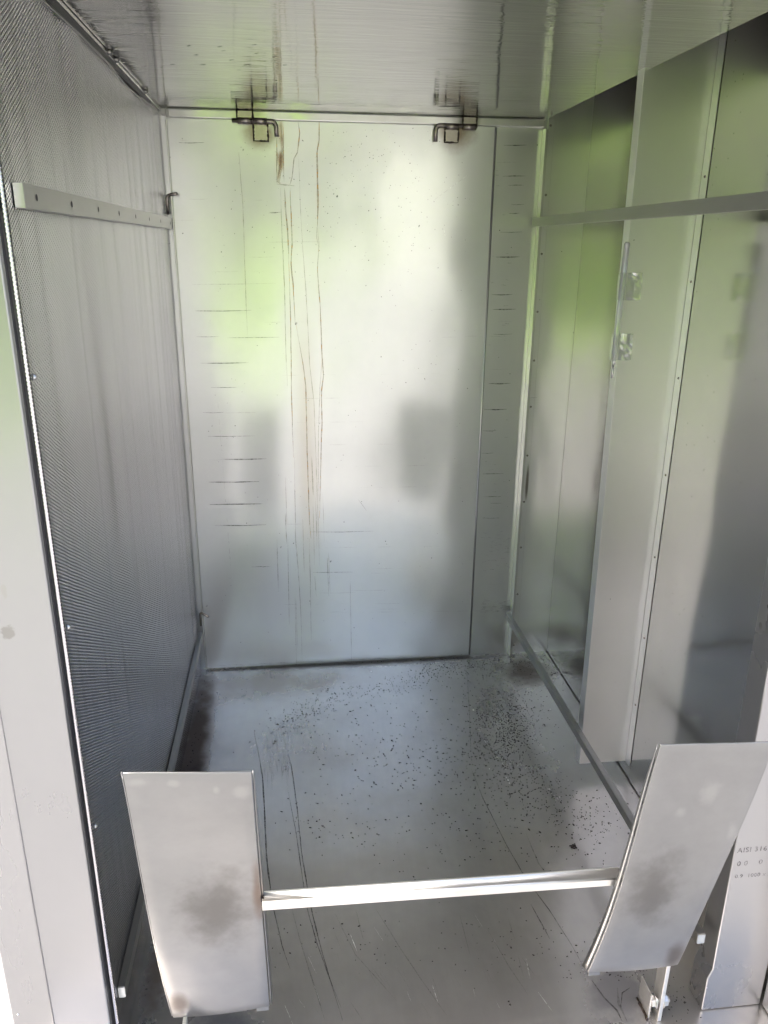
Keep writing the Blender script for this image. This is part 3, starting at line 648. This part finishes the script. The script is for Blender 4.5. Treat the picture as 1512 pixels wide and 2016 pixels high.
# ------------------------------------------------------------------ loading frame: two curved plates, cross bar, legs, bolts
lf = thing("loading_frame", "low steel frame of two curved plates joined by a bright cross bar in front", "frame", (.5, -1.3, 0))
def plate(corn, bulge, inner, name="curved_plate"):
    bl, br, tr, tl = [Vector(c) for c in corn]; nU, nV = 10, 26; g = MB(); idx = []
    for j in range(nV+1):
        t = j/nV; row = []
        for i in range(nU+1):
            s = i/nU; p = bl.lerp(br, s).lerp(tl.lerp(tr, s), t)
            p.y -= bulge*math.sin(math.pi*min(1, t*1.0)**.85) + .004*math.sin(3.1*s+t*5)
            g.v.append(tuple(p)); row.append(len(g.v)-1)
        idx.append(row)
    for j in range(nV):
        for i in range(nU): g.f.append((idx[j][i], idx[j][i+1], idx[j+1][i+1], idx[j+1][i])); g.m.append(0); g.sm.append(True)
    o = g.build(name, M_PLATE, lf)
    md = o.modifiers.new("thickness", 'SOLIDIFY'); md.thickness = .0030; md.offset = -1
    md = o.modifiers.new("edge", 'BEVEL'); md.width = .0008; md.segments = 2; md.limit_method = 'ANGLE'; md.angle_limit = math.radians(50)
    # folded side flanges
    for i, dx in ((0, -.0012), (nU, .0012)):
        g2 = MB(); L = [Vector(g.v[idx[j][i]]) for j in range(nV+1)]; q = []
        for j, p in enumerate(L):
            wd = .013+.020*(1-j/nV)**1.2 if j < nV-3 else .013*(nV-j)/3.2+.0005
            if (i == 0) != bool(inner): wd *= .35
            q.append((p+Vector((dx*1.6, .0034, 0)), p+Vector((dx*2.0+dx*(1 if (i == 0) != bool(inner) else 6)*(1-j/nV), .0034+wd, -.002))))
        k0 = len(g2.v)
        for a, c in q: g2.v += [tuple(a), tuple(c)]
        for j in range(nV): g2.f.append((k0+2*j, k0+2*j+1, k0+2*j+3, k0+2*j+2)); g2.m.append(0); g2.sm.append(True)
        f = g2.build("side_flange", M_PLATE, o); md = f.modifiers.new("thickness", 'SOLIDIFY'); md.thickness = .0022; md.offset = 0
    return o
PL = [at(341, 2004, 1, -1.262), at(531, 1981, 1, -1.262), at(495, 1516, 1, -1.33), at(240, 1526, 1, -1.33)]
PR = [at(1157, 1914, 1, -1.302), at(1334, 1900, 1, -1.302), at(1524, 1457, 1, -1.335), at(1303, 1470, 1, -1.335)]
plate(PL, .008, 1); plate(PR, .009, 0)
a = at(516, 1777, 1, -1.312); c = at(1229, 1727, 1, -1.312)
def bar(g, a, c, dy0, dy1, dz0, dz1):
    g.hexa([(a.x, a.y+dy0, a.z+dz0), (c.x, c.y+dy0, c.z+dz0), (c.x, c.y+dy1, c.z+dz0), (a.x, a.y+dy1, a.z+dz0)],
           [(a.x, a.y+dy0, a.z+dz1), (c.x, c.y+dy0, c.z+dz1), (c.x, c.y+dy1, c.z+dz1), (a.x, a.y+dy1, a.z+dz1)])
prof = [(0.0, -.0150)]+[(.0035-.0035*math.cos(t), -.0035+.0035*math.sin(t)) for t in [math.pi/2*k/7 for k in range(8)]]+[(.0185, 0.0), (.0185, .0012), (.0205, .0012), (.0205, -.0024)]
prof += [(.0035-.0013*math.cos(t), -.0035+.0013*math.sin(t)) for t in [math.pi/2*(7-k)/7 for k in range(8)]]+[(.0022, -.0150)]
g = MB(); i0 = len(g.v)
for e in (a, c): g.v += [(e.x, e.y+dy, e.z+dz) for (dy, dz) in prof]
n = len(prof)
for k in range(n): g.f.append((k, (k+1) % n, n+(k+1) % n, n+k)); g.m.append(0); g.sm.append(0 < k < 9)
g.f.append(tuple(range(n))); g.m.append(0); g.sm.append(False); g.f.append(tuple(reversed(range(n, 2*n)))); g.m.append(0); g.sm.append(False)
cb = g.build("cross_bar", M_BARS, lf, 0, 2, True)
tag(cb, "bright angle bar joining the two curved plates")
g = MB(); g.tube([a+Vector((0, .002, -.012)), a+Vector((.002, .004, -.002)), a+Vector((0, .016, -.001))], .0022, 7); g.build("weld_bead", M_WELD, cb)
g = MB(); g.tube([c+Vector((0, .002, -.012)), c+Vector((-.002, .004, -.002)), c+Vector((0, .016, -.001))], .0022, 7); g.build("weld_bead", M_WELD, cb)
# legs
def leg(x, tilt, top):
    g = MB(); g.hexa([(x, -1.296, .001), (x+.0065, -1.296, .001), (x+.0065, -1.270, .001), (x, -1.270, .001)],
                     [(x+tilt, -1.292, top), (x+.0065+tilt, -1.292, top), (x+.0065+tilt, -1.264, top), (x+tilt, -1.264, top)])
    return g.build("leg", M_BARS, lf, .0008, 2, True)
leg(.9085, .004, .16); leg(.105, -.002, .085)
def hexprism(cx, cy, cz, r, h, rot=0.2):
    g = MB(); R = [(cx, cy+r*math.cos(rot+k*math.pi/3), cz+r*math.sin(rot+k*math.pi/3)) for k in range(6)]
    g.hexa(R, [(x+h, y, z) for (x, y, z) in R]); return g
for x in (.9085, .105):
    g = hexprism(x-.0125, -1.284, .036, .0105, .0068); g.build("hex_bolt", M_BOLT, lf, .0008, 2, True)
    g = MB(); g.tube([(x-.0055, -1.284, .036), (x-.0040, -1.284, .036)], .0125, 20); g.build("washer", M_BOLT, lf)
    g = MB(); g.tube([(x-.012, -1.284, .036), (x+.022, -1.284, .036)], .0048, 14); g.build("bolt_shank", M_BOLT, lf)
    g = hexprism(x+.0105, -1.284, .036, .0100, .0075, .5); g.build("hex_nut", M_BOLT, lf, .0008, 2, True)
    g = MB(); g.tube([(x+.0078, -1.284, .036), (x+.0098, -1.284, .036)], .0122, 20); g.build("washer", M_BOLT, lf)
# short foot tabs under the inner plate corners
for p in (PL[1]+Vector((-.012, .004, -.004)), PR[0]+Vector((.014, .004, -.004))):
    g = MB(); g.box(p.x-.010, p.x+.010, p.y, p.y+.003, p.z-.010, p.z+.008); g.build("foot_tab", M_PLATE, lf, .0006)
# bracket ear on the floor behind the right bolt
fb = thing("floor_bracket", "small upright steel ear welded to the floor beside the right bolt", "bracket", (.898, -1.27, 0))
g = MB(); g.box(.8945, .8975, -1.288, -1.248, .0008, .052); g.build("ear_plate", M_BARS, fb, .0008)
g = MB(); weldline(g, [(.8925, -1.292, .0015), (.8925, -1.248, .0015)], .002); g.build("weld_bead", M_WELD, fb)

# ------------------------------------------------------------------ glass thermometer held by clear tape on the duct cover
def clear(name, c, rough, fac):
    m, nt = newmat(name); b = NB(nt)
    P = b.n('ShaderNodeTexCoord').outputs['Object']
    out = b.n('ShaderNodeOutputMaterial'); bs = b.n('ShaderNodeBsdfPrincipled'); tr = b.n('ShaderNodeBsdfTransparent'); mx = b.n('ShaderNodeMixShader')
    bs.inputs['Base Color'].default_value = rgba(c); bs.inputs['Roughness'].default_value = rough; bs.inputs['Metallic'].default_value = 0.55
    n = b.noise(P, 30, 2, .5, .6); bp = b.n('ShaderNodeBump'); bp.inputs['Distance'].default_value = .0011; b.l(n, bp.inputs['Height']); b.l(bp.outputs[0], bs.inputs['Normal'])
    mx.inputs[0].default_value = fac
    b.l(tr.outputs[0], mx.inputs[1]); b.l(bs.outputs[0], mx.inputs[2]); b.l(mx.outputs[0], out.inputs[0]); return m
M_TAPE = clear("clear_tape", (.97, .98, .97), .14, .62); M_GLASS = clear("thermometer_glass", (.95, .96, 1.0), .10, .62)
th = thing("glass_thermometer", "slim glass thermometer taped upright on the left edge of the pale duct cover", "thermometer", (.98, -.66, 1.01))
XT = yz(YD-.006)
a = XT(1238, 476); c = XT(1207, 745)
def lerp3(t): return a.lerp(c, t)
off = Vector((-.003, 0, 0))
g = MB(); g.tube([lerp3(0)+off, lerp3(.015)+off, lerp3(.80)+off, lerp3(.87)+off, lerp3(.90)+off], [.003, .0062, .0062, .0035, .0026], 16); g.build("glass_tube", M_GLASS, th)
g = MB(); g.tube([lerp3(.90)+off, lerp3(.995)+off], .0026, 12); g.build("metal_bulb", M_BOLT, th)
g = MB(); s1 = lerp3(.06)+off; s2 = lerp3(.78)+off
g.hexa([(s2.x-.0022, s2.y+.0005, s2.z), (s2.x+.0022, s2.y+.0005, s2.z), (s2.x+.0022, s2.y+.0012, s2.z), (s2.x-.0022, s2.y+.0012, s2.z)],
       [(s1.x-.0022, s1.y+.0005, s1.z), (s1.x+.0022, s1.y+.0005, s1.z), (s1.x+.0022, s1.y+.0012, s1.z), (s1.x-.0022, s1.y+.0012, s1.z)])
for k in range(34):
    t = k/34; p = s1.lerp(s2, t); wdt = .0016 if k % 5 == 0 else .0009
    g.box(p.x-.0020, p.x-.0020+wdt, p.y+.0001, p.y+.0004, p.z-.0003, p.z+.0003, 1)
g.build("paper_scale", [plain("white_paper", (.8, .82, .84), .6), M_SPECK], th)
def tape(label, ul, vt, ur, vb, seed):
    p = at(ul, vt, 1, YD-.0005); q = at(ur, vb, 1, YD-.0005); r = random.Random(seed); g = MB()
    tl = lerp3(0 if False else (a.z-p.z)/(a.z-c.z)); bl = lerp3((a.z-q.z)/(a.z-c.z))
    n = 9; rows = []
    for (z, cx) in ((p.z, tl.x-.003), (q.z, bl.x-.003)):
        pts = [(cx-.0068, YD+.004, z), (cx-.0066, YD-.006, z), (cx-.003, YD-.0126, z), (cx+.002, YD-.0126, z), (cx+.0068, YD-.006, z), (cx+.011, YD-.0016, z)]
        x = cx+.011; e = q.x
        for k in range(1, 5): pts.append((x+(e-x)*k/4, YD-.0012-r.uniform(0, .0012), z+r.uniform(-.0006, .0006)))
        rows.append(pts)
    N = 8; grid = []
    for j in range(N+1):
        t = j/N; grid.append([Vector(u_).lerp(Vector(v_), t)+Vector((r.uniform(-.0006, .0006) if i == len(rows[0])-1 else 0, -abs(r.gauss(0, .0007)) if i > 5 else 0, 0)) for i, (u_, v_) in enumerate(zip(*rows))])
    k0 = len(g.v)
    for row in grid: g.v += [tuple(p_) for p_ in row]
    W = len(grid[0])
    for j in range(N):
        for i in range(W-1): g.f.append((k0+j*W+i, k0+j*W+i+1, k0+(j+1)*W+i+1, k0+(j+1)*W+i)); g.m.append(0); g.sm.append(False)
    o = g.build("adhesive_tape", M_TAPE); tag(o, label, "tape", "clear tapes holding the thermometer"); return o
tape("upper strip of clear tape holding the middle of the thermometer", 1225, 537, 1259, 591, 1)
tape("lower wrinkled strip of clear tape holding the thermometer near its tip", 1209, 657, 1241, 709, 2)

# ------------------------------------------------------------------ loose dirt on the floor
g = MB(); r = random.Random(5)
def speck(u, v, s, h=.0008):
    p = z0(u, v)
    if not (0.012 < p.x < 1.12 and -1.42 < p.y < -.012): return
    s *= r.choice((.45, .55, .65, .8, 1.05)); n = r.choice((4, 5, 6)); a0 = r.uniform(0, 6.28); asp = r.uniform(1, 2.0)
    R = []
    for k in range(n):
        t = 2*math.pi*k/n; x = math.cos(t)*s*asp*r.uniform(.7, 1.2); y = math.sin(t)*s*r.uniform(.7, 1.2)
        R.append((p.x+x*math.cos(a0)-y*math.sin(a0), p.y+x*math.sin(a0)+y*math.cos(a0), 0.0006))
    g.hexa(R, [(p.x+(x-p.x)*.6, p.y+(y-p.y)*.6, .0006+h) for (x, y, z) in R])
def alongs(pts, n, sg, s0, s1):
    for k in range(n):
        t = r.random()*(len(pts)-1); i = int(t); f = t-i
        u = pts[i][0]+(pts[i+1][0]-pts[i][0])*f+r.gauss(0, sg); v = pts[i][1]+(pts[i+1][1]-pts[i][1])*f+r.gauss(0, sg*.55)
        speck(u, v, r.uniform(s0, s1))
alongs([(550, 1440), (600, 1400), (680, 1370), (800, 1345), (900, 1315), (1060, 1300)], 620, 22, .0007, .0018)
alongs([(820, 1310), (950, 1305), (1070, 1296)], 340, 18, .0008, .0018)
alongs([(980, 1350), (1010, 1400), (1000, 1450), (970, 1500), (1060, 1560), (1200, 1640)], 1000, 38, .0008, .0020)
alongs([(950, 1380), (1010, 1420), (990, 1480)], 420, 30, .0008, .0020)
alongs([(640, 1420), (800, 1480), (950, 1540), (1100, 1640)], 520, 90, .0009, .0026)
alongs([(560, 1600), (800, 1650), (1200, 1680)], 170, 60, .0008, .0022)
alongs([(560, 1850), (900, 1850), (1180, 1880)], 120, 60, .0007, .0018)
alongs([(395, 1330), (378, 1440), (362, 1500)], 150, 8, .0008, .0022)
alongs([(330, 1740), (300, 1840), (275, 1960)], 110, 7, .0008, .0022)
alongs([(1220, 1900), (1300, 1930), (1350, 1990)], 90, 25, .0006, .0016)
alongs([(1040, 1290), (1075, 1300), (1110, 1350)], 110, 8, .0010, .0022)
alongs([(400, 1316), (600, 1308), (900, 1296)], 200, 3, .0008, .0016)
tag(g.build("dirt_specks", M_SPECK), "fine dark crumbs and grit scattered over the steel floor", "dirt", None, 'stuff')
def clump(name, label, u, v, s, n):
    c = z0(u, v); g = MB()
    for k in range(n):
        q = Vector((c.x+r.gauss(0, s*.5), c.y+r.gauss(0, s*.5), 0.0007)); rr = s*r.uniform(.25, .6)
        R = [(q.x+rr*math.cos(t)*r.uniform(.6, 1.2), q.y+rr*math.sin(t)*r.uniform(.6, 1.2), .0007) for t in [2*math.pi*j/7 for j in range(7)]]
        g.hexa(R, [(q.x+(x-q.x)*.5+r.uniform(-.001, .001), q.y+(y-q.y)*.5, .0007+rr*r.uniform(.4, .9)) for (x, y, z) in R])
    return tag(g.build(name, M_SPECK), label, "dirt clump", "loose dark clumps lying on the floor")
clump("dirt_clump", "largest dark brown clump on the floor, behind the right of the cross bar", 1128, 1667, .008, 8)
clump("dirt_clump", "small oval dark clump leftmost on the floor, above the long scratches", 542, 1459, .0045, 4)
clump("dirt_clump", "small central dark clump on the floor, left of its neighbour at the same depth", 701, 1448, .0040, 3)
clump("dirt_clump", "dark floor clump right of the small central clump at the same depth", 771, 1458, .0042, 3)
clump("dirt_clump", "dark crumb lying just under the lower right rail near the back corner", 1094, 1325, .0055, 3)
clump("dirt_clump", "small round clump on the floor in front of the cross bar, right of centre", 1005, 1978, .0035, 3)
